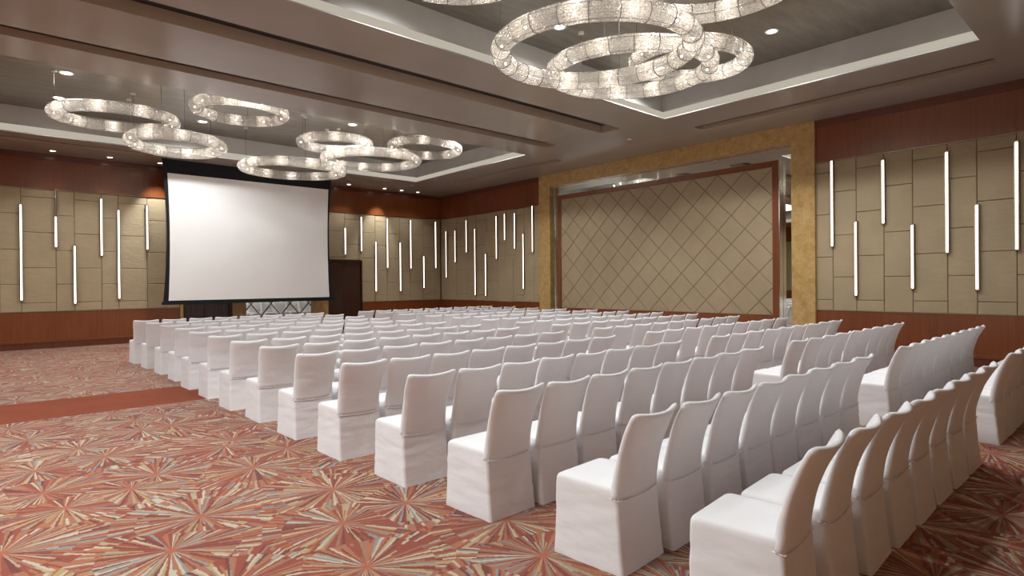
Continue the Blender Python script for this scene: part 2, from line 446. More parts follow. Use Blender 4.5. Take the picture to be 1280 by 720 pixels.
# index of column starting at .47 is eA.index(.47)
firstA = eA.index(.47) % 2
mpA = lambda a, z, h: (a, DA-h+.014, z)
bm = bmesh.new(); pads(bm, columns(eA, firstA), mpA)
link('fabric_panelling', bm, M['fabric'], far)
eA2 = [4.12, 4.75, 5.43, 8.57, 9.22, 9.84, 10.41, 10.89, 11.43, 11.89, 12.47, 13.03, 13.28]
f2 = 1+eA2.index(9.22)
f2 = (eA2.index(9.22)) % 2
bm = bmesh.new()
tl = columns(eA2, f2, lambda a0, a1: (2.46 if a1 < 9.9 else Z1))
tl = [t for t in tl if not (t[0][0] >= 5.4 and t[1][0] <= 8.6)]
pads(bm, tl, mpA)
link('fabric_panelling', bm, M['fabric'], far)
def wood_band(bm, along, a0, a1, z0, z1, off0, off1):
    if along == 'A': box(bm, a0, a1, DA-off1, DA+.03+off0*0, z0, z1)
    else: box(bm, DB-off1, DB+.05, a0, a1, z0, z1)
for a0, a1 in ((XL, 4.03), (9.88, 13.3)):
    bm = bmesh.new(); box(bm, a0, a1, DA-.01, DA+.03, .2, Z1-.006); link('wood_dado', bm, M['wood'], far)
bm = bmesh.new(); box(bm, XL, 13.3, DA-.012, DA+.03, Z2+.006, CEIL-.15); link('wood_frieze', bm, M['wood'], far)
bm = bmesh.new(); box(bm, XL, 13.3, DA-.05, DA+.03, CEIL-.15, CEIL+.01); link('cornice', bm, M['skirting'], far)
bm = bmesh.new(); box(bm, XL, 13.3, DA-.022, DA+.02, Z2-.005, Z2+.006); box(bm, XL, 4.03, DA-.02, DA+.02, Z1-.006, Z1+.005); box(bm, 9.88, 13.28, DA-.02, DA+.02, Z1-.006, Z1+.005)
link('metal_bead', bm, M['bronze'], far)
def skirt(bm, along, a0, a1):
    if along == 'A':
        box(bm, a0, a1, DA-.035, DA+.03, 0, .16); box(bm, a0, a1, DA-.055, DA+.03, .16, .21, 1)
    else:
        box(bm, DB-.035, DB+.03, a0, a1, 0, .16); box(bm, DB-.055, DB+.03, a0, a1, .16, .21, 1)
bm = bmesh.new(); skirt(bm, 'A', XL, 4.03); skirt(bm, 'A', 9.88, 13.26)
tag(link('baseboard_far', bm, [M['skirting'], M['wood']]), 'dark red wood skirting along the far wall', 'baseboard', kind='structure')
# gilt door trim beside the left door
bm = bmesh.new(); box(bm, 4.035, 4.115, DA-.04, DA+.03, 0, 2.46)
link('door_trim', bm, M['marble'], far)

# niche behind the screen: marble frame, mirror and lattice
bm = bmesh.new()
box(bm, 5.46, 5.86, DA-.09, DA+.03, 0, 4.3); box(bm, 8.0, 8.56, DA-.09, DA+.03, 0, 4.3); box(bm, 5.46, 8.56, DA-.09, DA+.03, 4.3, Z2+.3)
tag(link('trim_1', bm, M['marble']), 'golden marble surround behind the projection screen', 'marble frame', kind='structure')
bm = bmesh.new(); quad(bm, [(5.86, DA-.01, 0), (8.0, DA-.01, 0), (8.0, DA-.01, 4.3), (5.86, DA-.01, 4.3)])
mir = link('wall_mirror', bm, M['mirror']); tag(mir, 'mirror with crossed lattice below the projection screen', 'mirror')
bm = bmesh.new()
for k in range(-6, 8):
    for sgn in (1, -1):
        # diagonal bars clipped to the mirror
        x0, z0 = 5.86+k*.62, 0.0
        pts = []
        for tt in range(0, 431, 2):
            zz = tt/100; xx = 5.86+k*.62+(zz/1.25 if sgn > 0 else (4.3-zz)/1.25)
            if 5.88 <= xx <= 7.98: pts.append((xx, DA-.025, zz))
        if len(pts) > 3: bar(bm, pts[0], pts[-1], .014)
link('lattice', bm, M['bronze'], mir)

# doors
def dark_door(name, x0, x1, label, leaf_open):
    e = empty(name, ((x0+x1)/2, DA, 0), label, 'door', kind='structure')
    def sh(bm):
        for v in bm.verts: v.co -= Vector(((x0+x1)/2, DA, 0))
        return bm
    bm = bmesh.new()
    box(bm, x0, x0+.05, DA-.04, DA+.03, 0, 2.44); box(bm, x1-.05, x1, DA-.04, DA+.03, 0, 2.44); box(bm, x0, x1, DA-.04, DA+.03, 2.39, 2.45)
    link('door_frame', sh(bm), M['wood_dark'], e)
    xm = x0+(x1-x0)*.42
    for a, b2, y in ((x0+.055, xm-.004, DA-.012), (xm+.004, x1-.055, DA+.004)):
        bm = bmesh.new(); box(bm, a, b2, y, DA+.03, .01, 2.385)
        bmesh.ops.bevel(bm, geom=bm.edges[:], offset=.004, segments=1, affect='EDGES')
        link('door_leaf', sh(bm), M['wood_dark'], e)
dark_door('door_1', 4.14, 5.43, 'dark brown double door below the left of the screen', False)
dark_door('door_2', 8.6, 9.87, 'dark brown double door right of the projection screen', True)

# right wall ---------------------------------------------------------
bm = bmesh.new()
box(bm, DB+.03, DB+.35, 13.5, DA+.3, 0, CEIL+.02); box(bm, DB+.03, DB+.35, YN-.3, 5.1, 0, CEIL+.02); box(bm, DB+.13, DB+.35, 5.1, 13.5, 0, CEIL+.02)
right = tag(link('wall_right', bm, M['groove']), 'right wall in taupe fabric pads between red wood bands', 'wall', kind='structure')
mpB = lambda a, z, h: (DB-h+.014, a, z)
eB1 = [13.57, 13.92, 14.38, 14.8, 15.32, 15.77, 16.39, 17.01, 17.53, 18.25, 18.85, 19.27]
bm = bmesh.new(); pads(bm, columns(eB1, 0), mpB); link('fabric_panelling', bm, M['fabric'], right)
eB2 = extend([1.74, 2.29, 2.73, 3.28, 3.77, 4.27, 4.72, 5.06], YN, [.55, .47, .5])
fB = (eB2.index(4.72)) % 2
bm = bmesh.new(); pads(bm, columns(eB2, fB), mpB); link('fabric_panelling', bm, M['fabric'], right)
for a0, a1 in ((13.57, DA-.02), (YN, 5.06)):
    bm = bmesh.new(); box(bm, DB-.01, DB+.03, a0, a1, .2, Z1-.006); link('wood_dado', bm, M['wood'], right)
    bm = bmesh.new(); box(bm, DB-.012, DB+.03, a0, a1, Z2+.006, CEIL-.15); link('wood_frieze', bm, M['wood'], right)
    bm = bmesh.new(); box(bm, DB-.05, DB+.03, a0, min(a1, DA-.05), CEIL-.15, CEIL+.01); link('cornice', bm, M['skirting'], right)
    bm = bmesh.new(); box(bm, DB-.022, DB+.02, a0, min(a1, DA-.03), Z2-.005, Z2+.006); box(bm, DB-.02, DB+.02, a0, min(a1, DA-.03), Z1-.006, Z1+.005)
    link('metal_bead', bm, M['bronze'], right)
bm = bmesh.new(); skirt(bm, 'B', 13.57, DA-.06); skirt(bm, 'B', YN, 5.0)
tag(link('baseboard_right', bm, [M['skirting'], M['wood']]), 'dark red wood skirting along the right wall', 'baseboard', kind='structure')
# flush fabric service door
bm = bmesh.new(); box(bm, DB-.03, DB-.012, 14.92, 15.72, Z1, 2.42)
dr = tag(link('door_3', bm, M['fabric']), 'flush fabric-covered service door in the right wall near the far corner', 'door', kind='structure')
bm = bmesh.new(); box(bm, DB-.032, DB-.012, 14.92, 15.72, .22, Z1-.005); link('kick_panel', bm, M['wood'], dr)

# marble surround on the right wall
MF = 13.22
bm = bmesh.new()
box(bm, MF, DB+.14, 13.07, 13.565, 0, CEIL+.01); box(bm, MF, DB+.14, 5.05, 5.545, 0, CEIL+.01); box(bm, MF, DB+.14, 5.545, 13.07, 4.64, CEIL+.01)
tag(link('trim_2', bm, M['marble']), 'golden marble surround of the big mirror niche on the right wall', 'marble frame', kind='structure')
bm = bmesh.new(); quad(bm, [(DB+.12, 5.545, 0), (DB+.12, 13.07, 0), (DB+.12, 13.07, 4.64), (DB+.12, 5.545, 4.64)])
mir2 = tag(link('wall_mirror', bm, M['mirror']), 'large wall mirror inside the golden marble surround on the right wall', 'mirror')
bm = bmesh.new()
for a in (5.545, 13.045): box(bm, DB+.09, DB+.115, a, a+.025, 0, 4.64)
box(bm, DB+.09, DB+.115, 5.57, 13.045, 4.615, 4.64)
link('mirror_edge', bm, M['chrome'], mir2)

# diamond panel
pn = empty('padded_panel', (13.28, 9.3, 0), 'large wood-framed panel of tan diamond padding standing before the mirror', 'wall panel')
def shp(bm):
    for v in bm.verts: v.co -= Vector((13.28, 9.3, 0))
    return bm
PY0, PY1, PZ1 = 5.84, 12.77, 4.33
bm = bmesh.new()
box(bm, 13.27, 13.37, PY0, PY0+.15, 0, PZ1); box(bm, 13.27, 13.37, PY1-.13, PY1, 0, PZ1)
box(bm, 13.27, 13.37, PY0+.15, PY1-.13, PZ1-.13, PZ1); box(bm, 13.27, 13.37, PY0+.15, PY1-.13, 0, .80)
link('panel_frame', shp(bm), M['wood'], pn)
bm = bmesh.new(); box(bm, 13.30, 13.37, PY0+.15, PY1-.13, .80, PZ1-.13); link('panel_backing', shp(bm), M['groove'], pn)
def clip(poly, ax, lim, keep_less):
    out = []
    for i in range(len(poly)):
        p, q = poly[i], poly[(i+1) % len(poly)]
        ip = (p[ax] <= lim) if keep_less else (p[ax] >= lim); iq = (q[ax] <= lim) if keep_less else (q[ax] >= lim)
        if ip: out.append(p)
        if ip != iq:
            t = (lim-p[ax])/(q[ax]-p[ax]); out.append((p[0]+(q[0]-p[0])*t, p[1]+(q[1]-p[1])*t))
    res = []
    for p in out:
        if not res or (abs(p[0]-res[-1][0])+abs(p[1]-res[-1][1])) > 1e-4: res.append(p)
    if len(res) > 1 and (abs(res[0][0]-res[-1][0])+abs(res[0][1]-res[-1][1])) < 1e-4: res.pop()
    return res
tiles = []; g = .342; lo, hi, bo, to = PY0+.15, PY1-.13, .80, PZ1-.13
for i in range(-3, 26):
    for j in range(-1, 13):
        if (i+j) % 2: continue
        cy_, cz_ = 6.31+i*g, 4.2-.342-(j-1)*g
        pl = [(cy_-g, cz_), (cy_, cz_-g), (cy_+g, cz_), (cy_, cz_+g)]
        for ax, lim, less in ((0, hi, True), (0, lo, False), (1, to, True), (1, bo, False)):
            if len(pl) >= 3: pl = clip(pl, ax, lim, less)
        if len(pl) >= 3:
            ar = abs(sum(pl[k][0]*pl[(k+1) % len(pl)][1]-pl[(k+1) % len(pl)][0]*pl[k][1] for k in range(len(pl))))/2
            if ar > .008: tiles.append(pl)
bm = bmesh.new(); pads(bm, tiles, lambda a, z, h: (13.302-h, a, z), .017, .003, .013)
link('diamond_padding', shp(bm), M['fabric2'], pn)
bm = bmesh.new(); box(bm, 13.262, DB+.112, PY0-.02, PY0-.001, 0, PZ1+.015); link('edge_trim', shp(bm), M['chrome'], pn)

# left and near walls (seen only in the mirrors)
bm = bmesh.new(); box(bm, XL-.3, XL, YN-.3, DA+.3, 0, CEIL+.02)
left = tag(link('wall_left', bm, M['fabric']), 'left wall with taupe fabric between red wood bands', 'wall', kind='structure')
bm = bmesh.new(); box(bm, XL, XL+.03, YN, DA-.05, .2, Z1); box(bm, XL, XL+.03, YN, DA-.05, Z2, CEIL); link('wood_band', bm, M['wood'], left)
bm = bmesh.new(); box(bm, XL-.3, DB+.3, YN-.3, YN, 0, CEIL+.02)
near = tag(link('wall_near', bm, M['fabric']), 'near wall with taupe fabric between red wood bands', 'wall', kind='structure')
bm = bmesh.new(); box(bm, XL+.03, DB, YN, YN+.03, .2, Z1); box(bm, XL+.03, DB, YN, YN+.03, Z2, CEIL); link('wood_band', bm, M['wood'], near)

# ------------------------------------------------------------------ wall light tubes
def wall_light(wall, a, z1, z0, label, group, unlit=None):
    loc = (a, DA-.02, z0) if wall == 'A' else (DB-.02, a, z0)
    e = empty('wall_light', loc, label, 'light', group, rz=0 if wall == 'A' else PI/2)
    # local: x along wall, -y into the room (wall A); wall B is rotated
    h = z1-z0
    s = -1
    def q(bm, x0, x1, d0, d1, zz0, zz1): box(bm, x0, x1, -d1, -d0, zz0, zz1)
    e.rotation_euler.z = 0 if wall == 'A' else -PI/2
    bm = bmesh.new()
    q(bm, -.036, -.022, -.015, .042, 0, h); q(bm, .022, .036, -.015, .042, 0, h)
    q(bm, -.024, .024, -.015, .005, 0, h); q(bm, -.036, .036, -.015, .045, -.012, 0); q(bm, -.036, .036, -.015, .045, h, h+.012)
    link('housing', bm, M['bronze'], e)
    lit_top = h-.01 if unlit is None else unlit-z0
    bm = bmesh.new()
    n = 8
    prof = [(.017*math.cos(PI*i/n), -.008-.026*math.sin(PI*i/n)) for i in range(n+1)]
    va = [bm.verts.new((x, y, .01)) for x, y in prof]; vb = [bm.verts.new((x, y, lit_top)) for x, y in prof]
    for i in range(n): bm.faces.new((va[i], va[i+1], vb[i+1], vb[i]))
    bm.faces.new(va); bm.faces.new(vb[::-1])
    link('light_tube', bm, M['tube'], e)
    if unlit is not None:
        bm = bmesh.new()
        va = [bm.verts.new((x, y, lit_top+.01)) for x, y in prof]; vb = [bm.verts.new((x, y, h-.01)) for x, y in prof]
        for i in range(n): bm.faces.new((va[i], va[i+1], vb[i+1], vb[i]))
        bm.faces.new(va); bm.faces.new(vb[::-1])
        link('dark_tube', bm, M['chrome'], e, label='unlit upper length of the tube')
lightsA1 = [(.47, 3.69, 1.25), (1.17, 4.14, 2.63), (1.56, 2.68, 1.14), (2.15, 3.98, 2.43), (2.54, 3.70, 1.25), (3.22, 3.89, 2.63)]
for i, (a, t, b2) in enumerate(lightsA1):
    wall_light('A', a, t, b2, 'slim vertical light tube left of the screen on far wall, %s from left' % ORD[i+1],
               'light tubes left of the screen', unlit=3.42 if i == 1 else None)
lightsA2 = [(9.22, 3.59, 2.65), (9.84, 4.02, 2.78), (10.41, 3.15, 1.32), (10.89, 4.02, 2.19), (11.43, 3.16, 1.32), (11.89, 4.03, 2.18), (12.47, 2.67, 1.42), (13.03, 4.04, 2.2)]
for i, (a, t, b2) in enumerate(lightsA2):
    wall_light('A', a, t, b2, 'slim vertical light tube right of the screen on far wall, %s from screen' % ORD[i+1],
               'light tubes between the screen and the corner')
lightsB1 = [(18.85, 3.65, 1.82), (18.25, 3.64, 2.41), (17.53, 3.97, 2.76), (17.01, 3.61, 1.15), (16.39, 2.66, 1.13), (15.77, 3.97, 2.45), (15.32, 4.01, 3.09), (14.8, 3.98, 2.76), (14.38, 3.25, 1.39), (13.92, 4.14, 2.6)]
for i, (a, t, b2) in enumerate(lightsB1):
    wall_light('B', a, t, b2, 'slim vertical light tube on right wall left of marble frame, %s from corner' % ORD[i+1],
               'light tubes between the corner and the marble frame')
lightsB2 = [(4.72, 4.13, 2.31), (4.27, 2.8, 1.27), (3.77, 3.99, 2.72), (3.28, 2.66, 1.42), (2.73, 3.97, 2.09), (2.29, 2.94, 1.4), (1.74, 3.98, 2.1)]
for i, (a, t, b2) in enumerate(lightsB2):
    wall_light('B', a, t, b2, 'slim vertical light tube on right wall, %s to the right of the marble frame' % ORD[i+1],
               'light tubes right of the marble frame')

# ------------------------------------------------------------------ projection screen
SY = 18.0
sc_e = empty('projection_screen', (5.8, SY, 1.1), 'large white projection screen with black borders hanging from the ceiling', 'projection screen')
def px(u, v, Y):       # used once to get the real outline on the screen's own plane
    d = RR*((u-640)/FPX)+DD*((v-CY)/FPX)+F
    t = Y/d.y; return (d.x*t, 1.6+d.z*t)
wl, wt = px(210, 216, SY); wr, wb = px(411.5, 373, SY)
wt = 4.66; wb = 1.19; wl = px(210, 300, SY)[0]; wr = px(411, 300, SY)[0]
bl, br, bb = px(203, 300, SY)[0], px(415, 300, SY)[0], 1.13
def sheet(x0, x1, z0, z1, bow, y, thick, n=24, mi=0, sag=0):
    bm = bmesh.new(); g1 = []; g2 = []
    for j in range(n+1):
        t = j/n; k = bow*4*t*(1-t)
        z = z0+(z1-z0)*t
        a, b2 = x0+k, x1-k
        g1.append([bm.verts.new((a+(b2-a)*i/12-5.8, y-SY, z-1.1)) for i in range(13)])
        g2.append([bm.verts.new((a+(b2-a)*i/12-5.8, y+thick-SY, z-1.1)) for i in range(13)])
    for G in (g1, g2):
        for j in range(n):
            for i in range(12): bm.faces.new((G[j][i], G[j][i+1], G[j+1][i+1], G[j+1][i]))
    for j in range(n):
        for i in (0, 12): bm.faces.new((g1[j][i], g1[j+1][i], g2[j+1][i], g2[j][i]))
    for j in (0, n):
        for i in range(12): bm.faces.new((g1[j][i], g1[j][i+1], g2[j][i+1], g2[j][i]))
    return bm
link('black_border', sheet(bl, br, bb, CEIL, .10, SY+.004, .004), M['black'], sc_e)
link('white_surface', sheet(wl, wr, wb, wt, .045, SY-.004, .006), M['screen'], sc_e)
bm = bmesh.new(); box(bm, bl-.03-5.8, br+.07-5.8, -.035, .035, -.02, .06)
bmesh.ops.bevel(bm, geom=bm.edges[:], offset=.012, segments=2, affect='EDGES')
link('bottom_bar', bm, M['black'], sc_e)

# ------------------------------------------------------------------ downlights
def downlight(x, y, z, label, group, spot=0, r=.075, aim=None, size=1.9):
    e = empty('downlight', (x, y, z), label, 'downlight', group)
    bm = bmesh.new(); n = 24
    rings = [(r*1.28, 0), (r*1.25, -.008), (r, -.008), (r*.9, -.002)]
    vs = [[bm.verts.new((q*math.cos(2*PI*i/n), q*math.sin(2*PI*i/n), h)) for i in range(n)] for q, h in rings]
    for a, b2 in zip(vs, vs[1:]):
        for i in range(n): bm.faces.new((a[i], a[(i+1) % n], b2[(i+1) % n], b2[i]))
    link('trim_ring', bm, M['white_paint'], e)
    bm = bmesh.new(); cyl(bm, (0, 0), r*.9, -.004, -.001, 24); link('lens', bm, M['down'], e)
    if spot:
        l = bpy.data.lights.new('downlight_beam', 'SPOT'); l.energy = spot; l.spot_size = size; l.spot_blend = .6
        l.shadow_soft_size = .12; l.color = (.97, 1, 1)
        o = bpy.data.objects.new('downlight_beam', l); C.objects.link(o); o.parent = e; o.location = (0, 0, -.03)
        if aim is not None:
            d = Vector(aim)-Vector((x, y, z)); o.rotation_euler = d.to_track_quat('-Z', 'Y').to_euler()
    return e
for i, (x, p_) in enumerate([(1.09, 25), (2.29, 25), (3.46, 240), (9.12, 60), (10.5, 200), (11.2, 30), (11.9, 30)]):
    downlight(x, 18.73, CEIL, 'small recessed downlight in ceiling edge by far wall, %s from the left' % ORD[i+1],
              'downlights along the far wall', p_, .06, aim=(x-.05, DA, 3.2) if p_ > 100 else None, size=1.0 if p_ > 100 else 1.6)
for i, (x, y) in enumerate([(1.03, 13.95), (1.04, 15.9), (3.88, 15.95), (6.85, 13.83)]):
    downlight(x, y, TOP, ['round downlight in far tray nearest the beam at left', 'round downlight in far tray just above leftmost crystal ring',
              'round downlight in far tray below the ring cut by the beam', 'round downlight in far tray above the middle rings'][i],
              'downlights in the far tray', tray_watts(x, y), .10, size=2.7)
for i, (x, y) in enumerate([(9.53, 4.29), (6.765, 6.435)]):
    downlight(x, y, TOP, ['round downlight in near tray right of the big rings', 'round downlight in near tray seen through the largest ring'][i],
              'downlights in the near tray', tray_watts(x, y), .085, size=2.7)
for i, (x, y) in enumerate([(x, y) for y in (2.4, 4.29, 6.435) for x in (-4.5, -1.7, 1.15, 4.0, 6.765, 9.53) if (x, y) not in ((9.53, 4.29), (6.765, 6.435))]):  # unseen downlights added to light seats, chair backs and the right wall
    downlight(x, y, TOP, 'added unseen downlight of the near tray, %s row, %s along it from the left' % (ORD[1+(2.4, 4.29, 6.435).index(y)], ORD[1+(-4.5, -1.7, 1.15, 4.0, 6.765, 9.53).index(x)]),
              'downlights in the near tray', tray_watts(x, y), .085, size=2.7)
for i, (x, y) in enumerate([(-1.8, 12.2), (-1.8, 13.9), (-1.8, 15.9), (-4.6, 12.2), (-4.6, 13.9), (-4.6, 15.9)]):  # out-of-frame downlights added for overhead light on the left
    downlight(x, y, TOP, 'added unseen downlight at the left end of the far tray, %s of six' % ORD[i+1], 'downlights in the far tray', tray_watts(x, y), .10, size=2.7)
for i, (x, y) in enumerate([(1.04, 12.15), (3.87, 12.15), (6.85, 12.15), (9.6, 12.15)]):  # downlights added for more light where the beam hides them
    downlight(x, y, TOP, 'added downlight of the far tray hidden behind the beam, %s from the left' % ORD[i+1], 'downlights in the far tray', tray_watts(x, y), .10, size=2.7)
for x, y, lb in ((11.45, 8.6, 'small white sprinkler head on ceiling near the marble surround'), (10.95, 17.6, 'small white sprinkler head on ceiling near the far corner')):
    e = empty('sprinkler_head', (x, y, CEIL), lb, 'sprinkler')
    bm = bmesh.new(); cyl(bm, (0, 0), .05, -.012, 0); link('flange', bm, M['white_paint'], e)
    bm = bmesh.new(); cyl(bm, (0, 0), .014, -.06, -.012, 10); cyl(bm, (0, 0), .028, -.066, -.06, 12); link('nozzle', bm, M['chrome'], e)

# ------------------------------------------------------------------ chandeliers
def ring_point(Rc, a, tx, ty, dr=0, dz=0):
    x, y = (Rc+dr)*math.cos(a), (Rc+dr)*math.sin(a)
    return Vector((x, y, dz+tx*x+ty*y))
def chandelier(X, Y, Z, Ro, tx, ty, label, group, nb=9, ph=0, tube=.115, rods=(0.4, 2.5, 4.6)):
    e = empty('ring_chandelier', (X, Y, Z), label, 'chandelier', group)
    Rc = Ro-tube; na, nb2 = 72, 20
    bm = bmesh.new(); uvl = bm.loops.layers.uv.new('UVMap')
    G = [[bm.verts.new(ring_point(Rc, 2*PI*i/na, tx, ty, tube*math.cos(2*PI*j/nb2), tube*math.sin(2*PI*j/nb2))) for j in range(nb2)] for i in range(na)]
    for i in range(na):
        for j in range(nb2):
            f = bm.faces.new((G[i][j], G[(i+1) % na][j], G[(i+1) % na][(j+1) % nb2], G[i][(j+1) % nb2]))
            uv = [(i, j), (i+1, j), (i+1, j+1), (i, j+1)]
            for lp, (a, b2) in zip(f.loops, uv): lp[uvl].uv = (a/na*2*PI*Rc*.75, b2/nb2*2*PI*tube*1.35)
    link('crystal_netting', bm, M['crystal'], e, smooth=True)
    # wire hoops and long wires
    bm = bmesh.new()
    hoops = nb*2
    t2 = tube*1.02
    for k in range(hoops):
        a = 2*PI*(k+.5)/hoops+ph
        pts = [ring_point(Rc, a, tx, ty, t2*math.cos(2*PI*j/16), t2*math.sin(2*PI*j/16)) for j in range(16)]
        for j in range(16): bar(bm, pts[j], pts[(j+1) % 16], .0055, 4)
    for j in range(0, 16, 4):
        b2 = 2*PI*j/16+.4
        pts = [ring_point(Rc, 2*PI*k/48, tx, ty, t2*math.cos(b2), t2*math.sin(b2)) for k in range(48)]
        for k in range(48): bar(bm, pts[k], pts[(k+1) % 48], .003, 4)
    link('wire_frame', bm, M['wire'], e)
    for k in range(nb):
        a = 2*PI*k/nb+ph
        p = ring_point(Rc, a, tx, ty, 0, -.01)
        bm = bmesh.new(); bmesh.ops.create_uvsphere(bm, u_segments=10, v_segments=8, radius=.012)
        for v in bm.verts: v.co += p
        link('bulb', bm, M['bulb'], e, smooth=True)
        l = bpy.data.lights.new('bulb_light', 'POINT'); l.energy = BULB_W; l.color = (1, .95, .88); l.shadow_soft_size = .014
        o = bpy.data.objects.new('bulb_light', l); C.objects.link(o); o.parent = e; o.location = p+Vector((0, 0, .03))
    for a in rods:
        p = ring_point(Rc, a, tx, ty, 0, tube*.95)
        bm = bmesh.new(); bar(bm, p, (p.x, p.y, TOP-Z-.03), .004, 6); link('suspension_cable', bm, M['wire'], e)
        bm = bmesh.new(); cyl(bm, (p.x, p.y), .045, TOP-Z-.035, TOP-Z, 16); link('ceiling_canopy', bm, M['white_paint'], e)
RINGS = {
 'A': (5.41, 4.57, 4.385, 1.25, .028, .014, 'largest and lowest crystal ring chandelier in the near ceiling tray', 12),
 'B': (6.98, 5.23, 4.70, 1.24, .031, .032, 'crystal ring chandelier seen inside and behind the largest ring, near tray', 12),
 'C': (8.01, 4.88, 5.00, .92, -.012, .061, 'smaller crystal ring chandelier at the right of the near cluster', 9),
 'D': (5.70, 3.20, 4.90, 1.15, 0, 0, 'crystal ring chandelier cut by top picture edge above the near cluster', 11),
 'E': (3.30, 4.50, 4.80, 1.00, 0, 0, 'crystal ring chandelier barely showing at the top picture edge, left of largest ring', 10),
 'r1': (1.84, 14.08, 5.00, 1.13, .024, .042, 'leftmost crystal ring chandelier in the far ceiling tray', 9),
 'r2': (2.91, 14.04, 4.62, .97, -.010, -.016, 'crystal ring chandelier overlapping the leftmost one, left of the screen top', 9),
 'r3': (3.89, 12.99, 5.28, .97, -.005, .024, 'crystal ring chandelier partly hidden behind the ceiling beam', 9),
 'r4': (5.80, 15.05, 4.60, 1.33, .008, .030, 'crystal ring chandelier hanging right before the top of the screen', 11),
 'r5': (6.33, 13.72, 5.10, .92, .017, .021, 'small crystal ring chandelier behind the middle of the far right cluster', 8),
 'r6': (7.38, 13.84, 4.85, 1.29, .018, .026, 'wide crystal ring chandelier at the centre of the far right cluster', 11),
 'r7': (8.68, 13.28, 5.25, 1.00, -.033, .010, 'rightmost crystal ring chandelier in the far ceiling tray', 8),
}
for i, (k, (X, Y, Z, Ro, tx, ty, lb, nb)) in enumerate(RINGS.items()):
    chandelier(X, Y, Z, Ro, tx, ty, lb, 'crystal ring chandeliers in the near tray' if k in 'ABCDE' else 'crystal ring chandeliers in the far tray', nb, ph=.3*i, rods=tuple(q+i+(.35 if k in ('r2', 'r4', 'r6') else 0) for q in (.4, 2.5, 4.6)))

# ------------------------------------------------------------------ covered chairs
def rrect(hw, hd, r, n=7):
    pts = []
    for cx, cy, a0 in ((hw-r, hd-r, 0), (-hw+r, hd-r, 90), (-hw+r, -hd+r, 180), (hw-r, -hd+r, 270)):
        for i in range(n+1):
            a = math.radians(a0+90*i/n); pts.append((cx+r*math.cos(a), cy+r*math.sin(a)))
    # fill straight sides
    out = []
    for i in range(len(pts)):
        p, q = pts[i], pts[(i+1) % len(pts)]
        out.append(p)
        L_ = math.hypot(q[0]-p[0], q[1]-p[1])
        if L_ > .08:
            m_ = 7
            for k in range(1, m_): out.append((p[0]+(q[0]-p[0])*k/m_, p[1]+(q[1]-p[1])*k/m_))
    return out
def seat_mesh(seed):
    rn = random.Random(seed); bm = bmesh.new()
    # z, half width, y front, y rear, corner radius
    lv = [(0, .2235, .250, -.236, .022), (.02, .2245, .247, -.232, .022), (.06, .223, .245, -.227, .022), (.10, .222, .243, -.222, .022), (.14, .221, .242, -.218, .022), (.17, .220, .2415, -.215, .022), (.20, .219, .241, -.212, .022), (.23, .2185, .2405, -.210, .022), (.26, .218, .240, -.208, .022), (.28, .2175, .240, -.2065, .022),
          (.30, .217, .240, -.205, .022), (.32, .217, .240, -.2035, .022), (.34, .217, .240, -.202, .022), (.36, .217, .2395, -.2005, .023), (.38, .217, .239, -.199, .024), (.43, .217, .238, -.196, .026), (.450, .217, .236, -.194, .03), (.462, .212, .230, -.190, .035), (.468, .203, .220, -.182, .04)]
    rows = []
    wr = (.15, .9, .35, 1.0, .25, .6)[seed]
    for z, hw, yf, yr, rad in lv:
        hd = (yf-yr)/2; cy = (yf+yr)/2
        row = []
        for x, y in rrect(hw, hd, rad):
            amp = .003+.011*wr*max(0, 1-abs(z-.30)/.22)*(1 if y < 0 else .45)
            o = noise.noise(Vector((x*5+seed*7, y*5, z*(26 if seed % 2 else 14)+(x+y)*(5-seed*1.5))))*amp if z < .42 else 0
            k = 1+o/.25+.036*(cy+y)/.245
            hem = .006*noise.noise(Vector((x*9+seed, y*9, 3))) if z == 0 else 0
            row.append(bm.verts.new((x*k, cy+y*(1+o/.25), max(0, z+max(0, hem)))))
        rows.append(row)
    for a, b2 in zip(rows, rows[1:]):
        n = len(a)
        for i in range(n): bm.faces.new((a[i], a[(i+1) % n], b2[(i+1) % n], b2[i]))
    # seat top: shrinking rings to a gentle dome
    last = rows[-1]; z, hw, yf, yr, rad = lv[-1]
    prev = last
    cen = Vector((0, (yf+yr)/2, 0))
    for s in (.8, .55, .3):
        cur = [bm.verts.new((v.co.x*s, cen.y+(v.co.y-cen.y)*s, .470+.010*(1-s)+.002*noise.noise(Vector((v.co.x*9, v.co.y*9, seed))))) for v in last]
        n = len(cur)
        for i in range(n): bm.faces.new((prev[i], prev[(i+1) % n], cur[(i+1) % n], cur[i]))
        prev = cur
    bm.faces.new(prev)
    return bm
